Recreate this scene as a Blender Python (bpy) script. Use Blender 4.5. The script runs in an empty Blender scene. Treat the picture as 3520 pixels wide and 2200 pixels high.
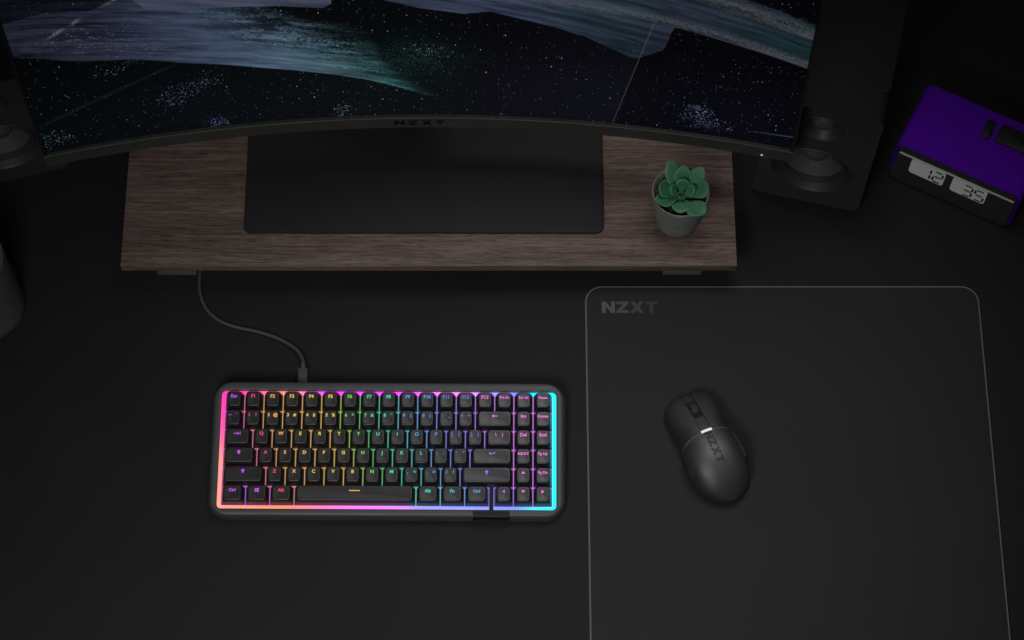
import bpy, bmesh, math, random
from mathutils import Matrix, Vector
random.seed(7)
R = math.radians
sc = bpy.context.scene
col = sc.collection

# ------------------------------------------------------------------ camera, world, lamps, exposure
cd = bpy.data.cameras.new('camera'); cam = bpy.data.objects.new('camera', cd); col.objects.link(cam)
TH, DIST = R(66), 2.28
cam.location = (0, -DIST*math.cos(TH), DIST*math.sin(TH))
cam.rotation_euler = (R(90)-TH, 0, 0)
cd.sensor_width = 36; cd.lens = 78.73; cd.clip_start = .05; cd.clip_end = 50
sc.camera = cam

world = bpy.data.worlds.new('World'); sc.world = world; world.use_nodes = True
bg = world.node_tree.nodes['Background']
bg.inputs[0].default_value = (.9, .95, 1, 1); bg.inputs[1].default_value = .03

def lamp(name, kind, loc, target, energy, color=(1, 1, 1), **kw):
    l = bpy.data.lights.new(name, kind); l.energy = energy; l.color = color
    for k, v in kw.items(): setattr(l, k, v)
    o = bpy.data.objects.new(name, l); col.objects.link(o); o.location = loc
    o.rotation_euler = (Vector(target)-Vector(loc)).to_track_quat('-Z', 'Y').to_euler()
    return o
lamp('front_lamp', 'SPOT', (-.28, -.98, 1.22), (-.10, -.46, 0), 39, (1, .99, .97), spot_size=R(72), spot_blend=1.0, shadow_soft_size=.22)
lamp('overhead_lamp', 'SPOT', (.20, .21, 1.15), (.14, -.12, 0), 19, (1, .99, .97), spot_size=R(52), spot_blend=1.0, shadow_soft_size=.24)

sc.view_settings.view_transform = 'Standard'; sc.view_settings.look = 'None'
sc.view_settings.exposure = 0; sc.view_settings.gamma = 1
sc.view_settings.use_curve_mapping = False
sc.render.engine = 'CYCLES'

# ------------------------------------------------------------------ helpers
def lin(c):
    return tuple(((x/255)/12.92 if x/255 <= .04045 else ((x/255+.055)/1.055)**2.4) for x in c)

def mat(name, c, rough=.6, spec=.5, metal=0, noise=None, bump=None, sheen=0):
    m = bpy.data.materials.new(name); m.use_nodes = True
    nt = m.node_tree; b = nt.nodes['Principled BSDF']
    b.inputs['Base Color'].default_value = (*c, 1); b.inputs['Roughness'].default_value = rough
    b.inputs['Specular IOR Level'].default_value = spec; b.inputs['Metallic'].default_value = metal
    b.inputs['Sheen Weight'].default_value = sheen
    tc = nt.nodes.new('ShaderNodeTexCoord')
    if noise:
        sc_, amt = noise
        n = nt.nodes.new('ShaderNodeTexNoise'); n.inputs['Scale'].default_value = sc_; n.inputs['Detail'].default_value = 6
        nt.links.new(tc.outputs['Object'], n.inputs['Vector'])
        mr = nt.nodes.new('ShaderNodeMapRange'); mr.inputs[1].default_value = .3; mr.inputs[2].default_value = .7
        mr.inputs[3].default_value = 1-amt; mr.inputs[4].default_value = 1+amt
        nt.links.new(n.outputs['Fac'], mr.inputs[0])
        mx = nt.nodes.new('ShaderNodeMix'); mx.data_type = 'RGBA'; mx.blend_type = 'MULTIPLY'; mx.inputs[0].default_value = 1
        mx.inputs[6].default_value = (*c, 1); nt.links.new(mr.outputs[0], mx.inputs[7])
        nt.links.new(mx.outputs[2], b.inputs['Base Color'])
        mr2 = nt.nodes.new('ShaderNodeMapRange'); mr2.inputs[1].default_value = .3; mr2.inputs[2].default_value = .7
        mr2.inputs[3].default_value = max(0, rough-.06); mr2.inputs[4].default_value = min(1, rough+.06)
        nt.links.new(n.outputs['Fac'], mr2.inputs[0]); nt.links.new(mr2.outputs[0], b.inputs['Roughness'])
    if bump:
        sc_, st, dist = bump
        n = nt.nodes.new('ShaderNodeTexNoise'); n.inputs['Scale'].default_value = sc_; n.inputs['Detail'].default_value = 3
        nt.links.new(tc.outputs['Object'], n.inputs['Vector'])
        bp = nt.nodes.new('ShaderNodeBump'); bp.inputs['Strength'].default_value = st; bp.inputs['Distance'].default_value = dist
        nt.links.new(n.outputs['Fac'], bp.inputs['Height']); nt.links.new(bp.outputs[0], b.inputs['Normal'])
    return m

def emis(name, color=None, strength=1, attr=None, objcolor=False):
    m = bpy.data.materials.new(name); m.use_nodes = True; nt = m.node_tree
    b = nt.nodes['Principled BSDF']; b.inputs['Base Color'].default_value = (.02, .02, .02, 1); b.inputs['Roughness'].default_value = .4
    b.inputs['Emission Strength'].default_value = strength
    if color: b.inputs['Emission Color'].default_value = (*color, 1)
    if attr:
        a = nt.nodes.new('ShaderNodeAttribute'); a.attribute_name = attr; nt.links.new(a.outputs['Color'], b.inputs['Emission Color'])
    if objcolor:
        a = nt.nodes.new('ShaderNodeObjectInfo'); nt.links.new(a.outputs['Color'], b.inputs['Emission Color'])
    return m

def mesh(name, verts, faces, smooth=True, angle=35):
    me = bpy.data.meshes.new(name); me.from_pydata([tuple(v) for v in verts], [], [tuple(f) for f in faces]); me.update()
    if smooth:
        me.shade_smooth() if hasattr(me, 'shade_smooth') else None
        me.set_sharp_from_angle(angle=R(angle))
    return me

def obj(name, me, m=None, parent=None, mtx=None):
    o = bpy.data.objects.new(name, me); col.objects.link(o)
    if m is not None and me is not None and not me.materials: me.materials.append(m)
    if parent is not None: o.parent = parent
    if mtx is not None: o.matrix_local = mtx
    return o

def tag(o, label=None, cat=None, group=None, kind=None):
    if label: o['label'] = label
    if cat: o['category'] = cat
    if group: o['group'] = group
    if kind: o['kind'] = kind
    return o

def thing(name, label, cat, loc=(0, 0, 0), rz=0, group=None):
    o = bpy.data.objects.new(name, None); col.objects.link(o); o.empty_display_size = .02
    o.location = loc; o.rotation_euler = (0, 0, rz)
    return tag(o, label, cat, group)

def rrect(hw, hd, r, n=5, side=1):
    """rounded rectangle outline, counter-clockwise; `side` sub-divides the straight runs"""
    r = min(r, hw*.999, hd*.999); pts = []
    cs = [(hw-r, hd-r, 0), (-hw+r, hd-r, 90), (-hw+r, -hd+r, 180), (hw-r, -hd+r, 270)]
    for i, (cx, cy, a0) in enumerate(cs):
        for k in range(n+1):
            a = R(a0+90*k/n); pts.append((cx+r*math.cos(a), cy+r*math.sin(a)))
        if side > 1:
            nx, ny, na = cs[(i+1) % 4]; e = (nx+r*math.cos(R(na)), ny+r*math.sin(R(na))); s = pts[-1]
            for k in range(1, side): pts.append((s[0]+(e[0]-s[0])*k/side, s[1]+(e[1]-s[1])*k/side))
    return pts

def loft(rings, cap0=False, cap1=False, name='loft', smooth=True, angle=35):
    n = len(rings[0]); v = [p for r in rings for p in r]; f = []
    for i in range(len(rings)-1):
        for k in range(n):
            a, b = i*n+k, i*n+(k+1) % n
            f.append((a, b, b+n, a+n))
    if cap0: f.append(tuple(range(n-1, -1, -1)))
    if cap1: f.append(tuple(range((len(rings)-1)*n, len(rings)*n)))
    return mesh(name, v, f, smooth, angle)

def slab(name, hw, hd, h, r=.004, bev=.001, n=5, z0=0):
    """flat plate with rounded corners and softened top and bottom edges"""
    ring = lambda d, z: [(x, y, z) for x, y in rrect(hw-d, hd-d, max(r-d, 1e-4), n)]
    b = bev
    return loft([ring(b, z0), ring(b*.3, z0+b*.3), ring(0, z0+b), ring(0, z0+h-b), ring(b*.3, z0+h-b*.3), ring(b, z0+h)], True, True, name)

def lathe(name, prof, n=48, angle=40, cap=False):
    v, f = [], []
    for r, z in prof:
        for k in range(n):
            a = 2*math.pi*k/n; v.append((r*math.cos(a), r*math.sin(a), z))
    for i in range(len(prof)-1):
        for k in range(n):
            a, b = i*n+k, i*n+(k+1) % n; f.append((a, b, b+n, a+n))
    if cap: f.append(tuple(range((len(prof)-1)*n, len(prof)*n)))
    return mesh(name, v, f, True, angle)

def tube(name, pts, r, n=12):
    P = [Vector(p) for p in pts]; rings = []; up = Vector((0, 0, 1))
    for i, p in enumerate(P):
        t = (P[min(i+1, len(P)-1)]-P[max(i-1, 0)]).normalized()
        s = t.cross(up); s = s.normalized() if s.length > 1e-5 else Vector((1, 0, 0)); u = s.cross(t)
        rings.append([p+(s*math.cos(2*math.pi*k/n)+u*math.sin(2*math.pi*k/n))*r for k in range(n)])
    return loft(rings, True, True, name)

def catmull(pts, sub=8):
    P = [Vector(p) for p in pts]; P = [P[0]*2-P[1]]+P+[P[-1]*2-P[-2]]; out = []
    for i in range(1, len(P)-2):
        a, b, c, d = P[i-1:i+3]
        for k in range(sub):
            t = k/sub
            out.append(.5*((2*b)+(c-a)*t+(2*a-5*b+4*c-d)*t*t+(3*b-a-3*c+d)*t**3))
    out.append(P[-2]); return out

def poly(name, loops, z=0, h=0):
    """flat shape from closed 2-D outlines (each filled), optionally raised by h"""
    bm = bmesh.new()
    for L in loops:
        f = bm.faces.new([bm.verts.new((x, y, z)) for x, y in L])
        if f.normal.z < 0: f.normal_flip()
    bm.normal_update()
    for f in list(bm.faces):
        if f.normal.z < 0: f.normal_flip()
    if h:
        r = bmesh.ops.extrude_face_region(bm, geom=list(bm.faces))
        bmesh.ops.translate(bm, vec=(0, 0, h), verts=[g for g in r['geom'] if isinstance(g, bmesh.types.BMVert)])
    bmesh.ops.triangulate(bm, faces=list(bm.faces))
    me = bpy.data.meshes.new(name); bm.to_mesh(me); bm.free(); return me

LET = {'N': (1.05, [(0, 0), (.31, 0), (.31, .56), (.74, 0), (1.05, 0), (1.05, 1), (.74, 1), (.74, .44), (.31, 1), (0, 1)]),
       'Z': (.95, [(0, 1), (0, .75), (.50, .75), (0, .2), (0, 0), (.95, 0), (.95, .25), (.45, .25), (.95, .8), (.95, 1)]),
       'X': (1.12, [(0, 0), (.36, 0), (.56, .28), (.76, 0), (1.12, 0), (.75, .5), (1.1, 1), (.75, 1), (.56, .74), (.37, 1), (.02, 1), (.37, .5)]),
       'T': (.94, [(.32, 0), (.62, 0), (.62, .75), (.94, .75), (.94, 1), (0, 1), (0, .75), (.32, .75)])}
def letters(word, height, gap=.12):
    x = 0; out = []
    for ch in word:
        w, L = LET[ch]; out.append([((x+px)*height, py*height) for px, py in L]); x += w+gap
    tot = (x-gap)*height
    return [[(px-tot/2, py-height/2) for px, py in L] for L in out]

# ------------------------------------------------------------------ node maths helper
class X:
    def __init__(s, nt, sock): s.nt, s.s = nt, sock
    def op(s, o, *a, clamp=False):
        n = s.nt.nodes.new('ShaderNodeMath'); n.operation = o; n.use_clamp = clamp
        for i, v in enumerate((s,)+a):
            if isinstance(v, X): s.nt.links.new(v.s, n.inputs[i])
            else: n.inputs[i].default_value = v
        return X(s.nt, n.outputs[0])
    def __add__(s, o): return s.op('ADD', o)
    __radd__ = __add__
    def __sub__(s, o): return s.op('SUBTRACT', o)
    def __rsub__(s, o): return (s*-1)+o
    def __mul__(s, o): return s.op('MULTIPLY', o)
    __rmul__ = __mul__
    def ss(s, a, b):
        if b < a: return 1-s.ss(b, a)
        n = s.nt.nodes.new('ShaderNodeMapRange'); n.interpolation_type = 'SMOOTHSTEP'
        n.inputs[1].default_value = a; n.inputs[2].default_value = b
        s.nt.links.new(s.s, n.inputs[0]); return X(s.nt, n.outputs[0])
    def gauss(s, c, w): return ((((s-c)*(1/w)).op('POWER', 2.0))*-1).op('EXPONENT')
def vec(nt, x, y, z=0.0):
    n = nt.nodes.new('ShaderNodeCombineXYZ')
    for i, v in enumerate((x, y, z)):
        if isinstance(v, X): nt.links.new(v.s, n.inputs[i])
        else: n.inputs[i].default_value = v
    return n.outputs[0]
def noise(nt, v, scale=1, detail=4, rough=.5):
    n = nt.nodes.new('ShaderNodeTexNoise'); n.inputs['Scale'].default_value = scale
    n.inputs['Detail'].default_value = detail; n.inputs['Roughness'].default_value = rough
    nt.links.new(v, n.inputs['Vector']); return X(nt, n.outputs['Fac'])
def fcurve(nt, x, pts, x0, x1, y0, y1):
    n = nt.nodes.new('ShaderNodeFloatCurve'); c = n.mapping.curves[0]
    P = [((a-x0)/(x1-x0), (b-y0)/(y1-y0)) for a, b in pts]
    while len(c.points) < len(P): c.points.new(.5, .5)
    for q, p in zip(c.points, P): q.location = p; q.handle_type = 'VECTOR'
    n.mapping.update()
    nt.links.new(((x-x0)*(1/(x1-x0))).s, n.inputs['Value']); return X(nt, n.outputs[0])*(y1-y0)+y0
def ramp(nt, x, stops):
    n = nt.nodes.new('ShaderNodeValToRGB'); e = n.color_ramp.elements
    while len(e) < len(stops): e.new(.5)
    for q, (p, c) in zip(e, stops): q.position = p; q.color = (*lin(c), 1)
    nt.links.new(x.s, n.inputs[0]); return n.outputs[0]
def cmix(nt, kind, fac, a, b):
    n = nt.nodes.new('ShaderNodeMix'); n.data_type = 'RGBA'; n.blend_type = kind
    for s, v in ((n.inputs[0], fac), (n.inputs[6], a), (n.inputs[7], b)):
        if isinstance(v, X): nt.links.new(v.s, s)
        elif isinstance(v, (int, float)): s.default_value = v
        elif isinstance(v, tuple): s.default_value = (*v, 1) if len(v) == 3 else v
        else: nt.links.new(v, s)
    return n.outputs[2]

# ------------------------------------------------------------------ materials
M = {}
M['desk'] = mat('desk_black', (.0185, .0185, .019), .7, .12, noise=(14, .08), bump=(1400, .12, .0003))
M['pad'] = mat('pad_cloth', (.028, .028, .028), .9, .12, noise=(9, .06), bump=(2600, .35, .0004), sheen=.03)
M['pad_rim'] = mat('pad_stitching', (.135, .135, .135), .8, .3, bump=(1800, .5, .0006))
M['black'] = mat('black_plastic', (.018, .018, .019), .5, .4, noise=(30, .06))
M['black_metal'] = mat('black_powder_coat', (.017, .0175, .0185), .6, .25, noise=(12, .08), bump=(2200, .15, .0003))
M['bezel'] = mat('monitor_plastic', (.050, .050, .048), .55, .4, noise=(40, .08), bump=(2500, .12, .0002))
M['inkblack'] = mat('ink_black', (.006, .006, .006), .5, .3)
M['foot'] = mat('shelf_foot_metal', (.13, .145, .155), .5, .5, noise=(25, .08))
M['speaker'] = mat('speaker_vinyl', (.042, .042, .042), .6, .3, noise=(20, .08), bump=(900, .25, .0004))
M['cabinet'] = mat('cabinet_vinyl_shaded', (.011, .011, .011), .75, .1, noise=(20, .08), bump=(900, .25, .0004))  # darker than the baffle: shade on the speaker top put into the colour
M['rubber'] = mat('speaker_rubber', (.036, .036, .036), .5, .5)
M['cone'] = mat('speaker_cone', (.070, .070, .070), .65, .4, noise=(120, .12), bump=(700, .3, .0003))
M['purple'] = mat('purple_coating', (.078, .002, .33), .85, .08, noise=(60, .06), bump=(1800, .25, .0004))
M['clockblack'] = mat('clock_panel', (.035, .035, .032), .45, .5)
M['silver'] = mat('clock_strip', (.75, .75, .76), .4, .5)
M['lcd'] = mat('clock_lcd', (.70, .70, .72), .45, .5, noise=(200, .06))
_b = M['lcd'].node_tree.nodes['Principled BSDF']; _b.inputs['Emission Color'].default_value = (1, 1, 1, 1); _b.inputs['Emission Strength'].default_value = .03
M['lcdink'] = mat('clock_lcd_segment', (.03, .03, .035), .5, .4)
M['cup'] = mat('cup_glaze', (.088, .088, .09), .55, .4, noise=(25, .1), bump=(500, .15, .0005))
M['pot'] = mat('pot_concrete', (.21, .222, .212), .85, .3, noise=(70, .15), bump=(500, .35, .0006))
M['soil'] = mat('soil', (.05, .035, .025), .95, .1, noise=(300, .5), bump=(400, .9, .003))
M['stalk'] = mat('succulent_stalk', (.05, .12, .05), .7, .3, noise=(90, .2))
M['cable'] = mat('cable_rubber', (.065, .065, .066), .55, .4, bump=(3000, .2, .0002))
M['kcase'] = mat('keyboard_case', (.064, .067, .070), .48, .35, noise=(18, .05), bump=(2500, .1, .0002))
M['keycap'] = mat('keycap_plastic', (.015, .015, .017), .42, .55, noise=(70, .06), bump=(3000, .15, .0002))
M['plate_dark'] = mat('strap_rubber', (.006, .006, .006), .6, .3)
M['mouse'] = mat('mouse_plastic', (.015, .015, .015), .55, 1.0, noise=(40, .05), bump=(3500, .12, .0002))
M['mouse_dark'] = mat('mouse_core', (.007, .007, .007), .6, .3)
M['mouse_trim'] = mat('mouse_trim', (.075, .075, .075), .4, .5)
M['mouse_side'] = mat('mouse_side_button', (.03, .03, .03), .38, .6)
M['mouse_print'] = mat('mouse_print', (.005, .005, .005), .55, .6)
M['wheel'] = mat('mouse_wheel_rubber', (.022, .022, .022), .6, .4, bump=(1500, .6, .0008))
M['legend'] = emis('lit_legend', objcolor=True, strength=.85)
M['light'] = emis('led_light_guide', attr='Col', strength=1.6)
M['glow'] = emis('led_backlight', attr='Col', strength=.8)
M['white_led'] = emis('white_led', (1, 1, 1), .75)
M['power_led'] = emis('power_led', (1, 1, 1), .45)

def wood():
    m = bpy.data.materials.new('walnut_veneer'); m.use_nodes = True; nt = m.node_tree; b = nt.nodes['Principled BSDF']
    tc = nt.nodes.new('ShaderNodeTexCoord'); sp = nt.nodes.new('ShaderNodeSeparateXYZ'); nt.links.new(tc.outputs['Object'], sp.inputs[0])
    x, y, z = (X(nt, sp.outputs[i]) for i in range(3))
    w = noise(nt, vec(nt, x*2.2, y*5, z*5), 1, 3)
    yy = y+z*.8+w*.03
    broad = noise(nt, vec(nt, x*1.6, yy*42), 1, 3, .55)
    fine = noise(nt, vec(nt, x*17, yy*380), 1, 4, .65)
    pores = noise(nt, vec(nt, x*70, y*900, z*900), 1, 2, .6)
    f = (broad-.5)*.50+(fine-.5)*.66+(pores-.5)*.7+.47
    c = ramp(nt, f, [(.24, (60, 48, 43)), (.40, (94, 78, 72)), (.54, (122, 104, 97)), (.74, (152, 134, 126))])
    dark = pores.ss(.54, .66)*.55
    c = cmix(nt, 'MIX', dark, c, lin((66, 47, 40)))
    nt.links.new(c, b.inputs['Base Color']); b.inputs['Roughness'].default_value = .62; b.inputs['Specular IOR Level'].default_value = .35
    bp = nt.nodes.new('ShaderNodeBump'); bp.inputs['Strength'].default_value = .35; bp.inputs['Distance'].default_value = .0004
    nt.links.new((fine*.5+pores).s, bp.inputs['Height']); nt.links.new(bp.outputs[0], b.inputs['Normal'])
    return m
M['wood'] = wood()

def leafmat():
    m = bpy.data.materials.new('succulent_leaf'); m.use_nodes = True; nt = m.node_tree; b = nt.nodes['Principled BSDF']
    a = nt.nodes.new('ShaderNodeAttribute'); a.attribute_name = 'Col'
    tc = nt.nodes.new('ShaderNodeTexCoord'); n = noise(nt, tc.outputs['Object'], 160, 4)
    c = cmix(nt, 'MULTIPLY', .35, a.outputs['Color'], ramp(nt, n, [(.3, (170, 180, 170)), (.7, (255, 255, 255))]))
    nt.links.new(c, b.inputs['Base Color']); b.inputs['Roughness'].default_value = .55
    b.inputs['Subsurface Weight'].default_value = .08; b.inputs['Subsurface Radius'].default_value = (.001, .003, .001)
    return m
M['leaf'] = leafmat()

def screenmat():
    m = bpy.data.materials.new('screen_picture'); m.use_nodes = True; nt = m.node_tree; b = nt.nodes['Principled BSDF']
    uvn = nt.nodes.new('ShaderNodeUVMap'); uvn.uv_map = 'screen'
    sp = nt.nodes.new('ShaderNodeSeparateXYZ'); nt.links.new(uvn.outputs[0], sp.inputs[0])
    u = X(nt, sp.outputs[0]); v = X(nt, sp.outputs[1])          # metres along the arc and up the panel
    fc = lambda pts: fcurve(nt, u, pts, -.39, .39, 0, .34)
    w = v+u*.26
    st = noise(nt, vec(nt, u*9, w*110), 1, 5, .6)               # brush streaks
    st2 = noise(nt, vec(nt, u*30, w*260, 3.1), 1, 5, .75)       # dry-brush breakup
    gr = noise(nt, vec(nt, u*420, v*420, 1.7), 1, 2, .7)        # speckle grain
    big = noise(nt, vec(nt, u*7, v*11, 8.2), 1, 3, .5)
    jit = (st2-.5)*.006+(big-.5)*.008
    # stroke A: the broad one from the left
    alow = fc([(-.39, .186), (-.3679, .1795), (-.3393, .1677), (-.3031, .1524), (-.262, .145), (-.2195, .1299), (-.176, .1177), (-.1431, .1077),
               (-.1187, .101), (-.0787, .0891), (-.0496, .0792), (-.0224, .0666), (.0048, .0521), (.02, .045), (.39, .045)])
    over = v-alow
    mA = (over+(st2-.5)*.002).ss(0, .0016)
    top = fc([(-.39, .33), (-.25, .33), (-.20, .26), (-.12, .185), (-.06, .160), (-.042, .150), (-.032, .115), (-.02, .090), (.005, .060), (.02, .048), (.39, .045)])
    dens = (top-v+(st2-.5)*.06+(gr-.5)*.05+(big-.5)*.05).ss(-.022, .020)
    uend = (u+(st2-.5)*.05+over*.6).ss(.030, -.02)
    mA = mA*dens*uend
    mot = noise(nt, vec(nt, u*22, w*75, 5.3), 1, 6, .72)
    mA = mA*(1-(mot+(gr-.5)*.40+(over-.05)*1.6).ss(.45, .62)*over.ss(.016, .055)*u.ss(-.24, -.13)*.88)
    dry = 1-(st2*.75+gr*.25+u*1.6+over*2.0).ss(.42, .56)*.85               # gets ragged towards the tip
    mA = mA*dry
    # dim patches at upper left
    patch = (v-(fc([(-.39, .226), (-.33, .236), (-.29, .228), (-.25, .245), (-.2, .33), (.39, .33)])+jit)).ss(0, .002)
    mA = mA*(1-patch*.75)
    # light blob at the top, above the dark patch
    blob = (v-(fc([(-.39, .33), (-.30, .33), (-.24, .219), (-.20, .210), (-.12, .203), (-.082, .196), (-.072, .203), (-.065, .33), (.39, .33)])+jit*.4)).ss(0, .002)
    # stroke B: along the upper right
    blow = fc([(-.39, .33), (-.06, .33), (-.027, .206), (.0053, .193), (.0478, .184), (.0711, .189), (.0932, .181), (.1286, .1695), (.1582, .158),
               (.18, .1438), (.2054, .1287), (.219, .138), (.233, .149), (.239, .186), (.2565, .1827), (.2924, .173), (.3284, .164), (.3685, .153), (.39, .148)])
    bup = fc([(-.39, .34), (.25, .262), (.3055, .244), (.3326, .236), (.3684, .223), (.39, .216)])
    mB = (v-blow+(st2-.5)*.0025).ss(0, .0018)*(bup-v+(gr-.5)*.012+(st2-.5)*.006).ss(0, .005)
    # a hollow between the tail of B and the second stroke
    cl = fc([(-.39, .34), (.08, .212), (.1286, .203), (.19, .196), (.2211, .19), (.2565, .1827), (.2924, .173), (.3284, .164), (.3685, .153), (.39, .148)])
    mB = mB*(1-((cl-v).ss(-.002, .012)*u.gauss(.19, .06))*(st2*.5+big*.5).ss(.40, .62)*.85)
    tan = ((v-cl-.007+(st-.5)*.012)*(1/.006)).op('POWER', 2.0).op('MULTIPLY', -1.0).op('EXPONENT')*(gr+st*.6).ss(.55, .95)
    tan2 = ((v-bup+.018+(st-.5)*.02)*(1/.010)).op('POWER', 2.0).op('MULTIPLY', -1.0).op('EXPONENT')*(gr+st*.5).ss(.5, .95)*u.ss(.14, .24)
    un = (u+.39)*(1/.78)
    cA = ramp(nt, un, [(0, (40, 43, 58)), (.15, (52, 57, 78)), (.27, (68, 82, 106)), (.345, (88, 112, 132)), (.41, (90, 126, 138)), (.47, (74, 126, 128)), (.53, (70, 124, 120))])
    cB = ramp(nt, un, [(.45, (58, 64, 84)), (.62, (64, 74, 98)), (.74, (54, 74, 88)), (.80, (48, 56, 72)), (.90, (36, 50, 62)), (.97, (24, 52, 56))])
    shade = (st*.75+st2*.45+big*.35-.12).ss(.42, .90)*.85+.12
    bgc = ramp(nt, un, [(0, (3, 6, 8)), (.25, (5, 9, 12)), (.45, (7, 12, 14)), (.60, (9, 10, 17)), (.75, (11, 12, 20))])
    # to the right of the slanted line the picture is darker
    linepos = u-(.1901+(v-.0186)*.1809)
    bgc = cmix(nt, 'MULTIPLY', linepos.ss(-.0004, .0004)*.75, bgc, (.2, .2, .35))
    bgc = cmix(nt, 'MULTIPLY', v.ss(.06, .17)*.8, bgc, (.25, .25, .3))
    c = bgc
    def sh(colr, k):
        n = nt.nodes.new('ShaderNodeVectorMath'); n.operation = 'SCALE'; nt.links.new(colr, n.inputs[0]); nt.links.new(k.s, n.inputs['Scale']); return n.outputs[0]
    c = cmix(nt, 'MIX', mA.op('MINIMUM', 1.0), c, sh(cA, shade))
    gl = (gr*.8+st2*.5).ss(.62, .9)
    # green mist right of the stroke's tip
    mist = u.gauss(.0, .035)*v.gauss(.115, .028)*(gr+st2*.3).ss(.55, .9)*.6
    c = cmix(nt, 'MIX', mist, c, lin((30, 66, 60)))
    c = cmix(nt, 'MIX', blob, c, sh(ramp(nt, st, [(.3, (44, 50, 66)), (.6, (70, 76, 92))]), big*.6+.6))
    c = cmix(nt, 'MIX', mB, c, sh(cB, shade))
    c = cmix(nt, 'MIX', (tan+tan2).op('MINIMUM', 1.0)*mB*.7, c, lin((78, 79, 84)))
    # pale dry flecks on the left of A
    fleck = (st2*.6+gr*.5).ss(.60, .68)*(u.gauss(-.29, .045)*v.gauss(.188, .016)+u.gauss(-.24, .05)*v.gauss(.155, .012)*.6)
    c = cmix(nt, 'MIX', fleck, c, lin((100, 100, 110)))
    dash = (v-(.1984+(u+.3302)*.62)).gauss(0, .0022)*(u.gauss(-.322, .007)+u.gauss(-.303, .004)+u.gauss(-.262, .010))*(gr*.5+st2*.5).ss(.40, .52)
    c = cmix(nt, 'MIX', dash.op('MINIMUM', 1.0)*.8, c, lin((98, 100, 112)))
    # faint straight streaks
    s1 = (v-(.0623+(u+.3625)*.4783))
    c = cmix(nt, 'ADD', s1.gauss(0, .0022)*u.ss(-.365, -.35)*u.ss(-.215, -.24)*(noise(nt, vec(nt, u*60, 0.0), 1, 3)), c, lin((14, 22, 26)))
    c = cmix(nt, 'ADD', linepos.gauss(0, .0005)*v.ss(.195, .185)*.75, c, lin((52, 56, 60)))
    c = cmix(nt, 'ADD', (v-(.0335+(u-.30)*.07)).gauss(0, .0006)*u.ss(.31, .36)*.8, c, lin((70, 72, 110)))
    # stars
    dark = 1-(mA+mB+blob).op('MINIMUM', 1.0)*.9
    field = noise(nt, vec(nt, u*17, v*22, 4.4), 1, 4, .65)
    def stars(scale, rad, seed):
        n = nt.nodes.new('ShaderNodeTexVoronoi'); n.inputs['Scale'].default_value = scale
        nt.links.new(vec(nt, u, v*.62, seed), n.inputs['Vector']); n.voronoi_dimensions = '3D'
        ss_ = nt.nodes.new('ShaderNodeSeparateColor'); nt.links.new(n.outputs['Color'], ss_.inputs[0])
        d = X(nt, n.outputs['Distance']); r = X(nt, ss_.outputs[0]); q = X(nt, ss_.outputs[1])
        return d.ss(rad, rad*.35), r, q
    d, r, q = stars(210, .15, .0); k1 = d*(r+field*.9).ss(1.16, 1.32)*(q*q*.75+.10)
    d, r, q = stars(420, .22, .5); k2 = d*(r+field*.9).ss(1.10, 1.26)*(q*.7)*.4
    clus = None
    for cu, cv, wu, wv, a in [(-.2252, .0762, .020, .018, 1.0), (-.2006, .0251, .014, .010, 1.25), (-.2806, .1385, .022, .016, .7), (-.3513, .0392, .018, .012, .9),
                              (-.0754, .0276, .014, .012, 1.0), (.2713, .0545, .014, .016, 1.0), (.29, .035, .035, .012, .7), (.006, .118, .03, .02, .6), (-.2016, .0983, .018, .014, .7)]:
        g = u.gauss(cu, wu)*v.gauss(cv, wv)*(a*1.15)*field.ss(.24, .56); clus = g if clus is None else clus+g
    d, r, q = stars(620, .36, .9); k3 = d*(r+clus*.75).ss(1.0, 1.2)*q*clus.ss(.02, .4)*.9
    d, r, q = stars(950, .5, 1.4); k4 = d*(r+clus*.6).ss(1.0, 1.25)*q*clus.ss(.02, .5)*.4
    tintc = ramp(nt, un, [(.1, (175, 205, 225)), (.24, (165, 170, 255)), (.36, (180, 225, 235)), (.6, (200, 205, 225)), (.82, (175, 180, 240)), (1, (200, 205, 225))])
    c = cmix(nt, 'ADD', ((k1+k2+k3+k4)*dark).op('MINIMUM', 1.0)*.8, c, tintc)
    nt.links.new(c, b.inputs['Emission Color']); b.inputs['Emission Strength'].default_value = 1
    b.inputs['Base Color'].default_value = (.002, .002, .002, 1); b.inputs['Roughness'].default_value = .45; b.inputs['Specular IOR Level'].default_value = .15
    return m
M['screen'] = screenmat()

# ------------------------------------------------------------------ desk
d = slab('desk', .95, .62, .03, .01, .002); o = obj('desk', d, M['desk']); o.location = (0, .05, -.03)
tag(o, 'matte black desk top', 'desk', kind='structure')

# ------------------------------------------------------------------ mouse pad
x0, x1, y1, y0 = .0743, .4772, .0371, -.425
pad = thing('mouse_pad', 'large dark grey cloth mouse pad with stitched grey border under the mouse', 'mouse pad', ((x0+x1)/2, (y0+y1)/2, 0))
hw, hd = (x1-x0)/2, (y1-y0)/2
obj('cloth_surface', slab('cloth_surface', hw-.0014, hd-.0014, .0028, .016, .0004, 10), M['pad'], pad)
o2 = rrect(hw, hd, .0182, 12); rr_ = [(hw, hd, .0182, .0004), (hw, hd, .0182, .0022), (hw-.0004, hd-.0004, .0178, .0030), (hw-.0011, hd-.0011, .0171, .0033), (hw-.0018, hd-.0018, .0164, .0030), (hw-.0020, hd-.0020, .0162, .0022)]
obj('stitched_edge', loft([[(x, y, z) for x, y in rrect(a, b_, r_, 12)] for a, b_, r_, z in rr_], name='stitched_edge'), M['pad_rim'], pad)
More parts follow.
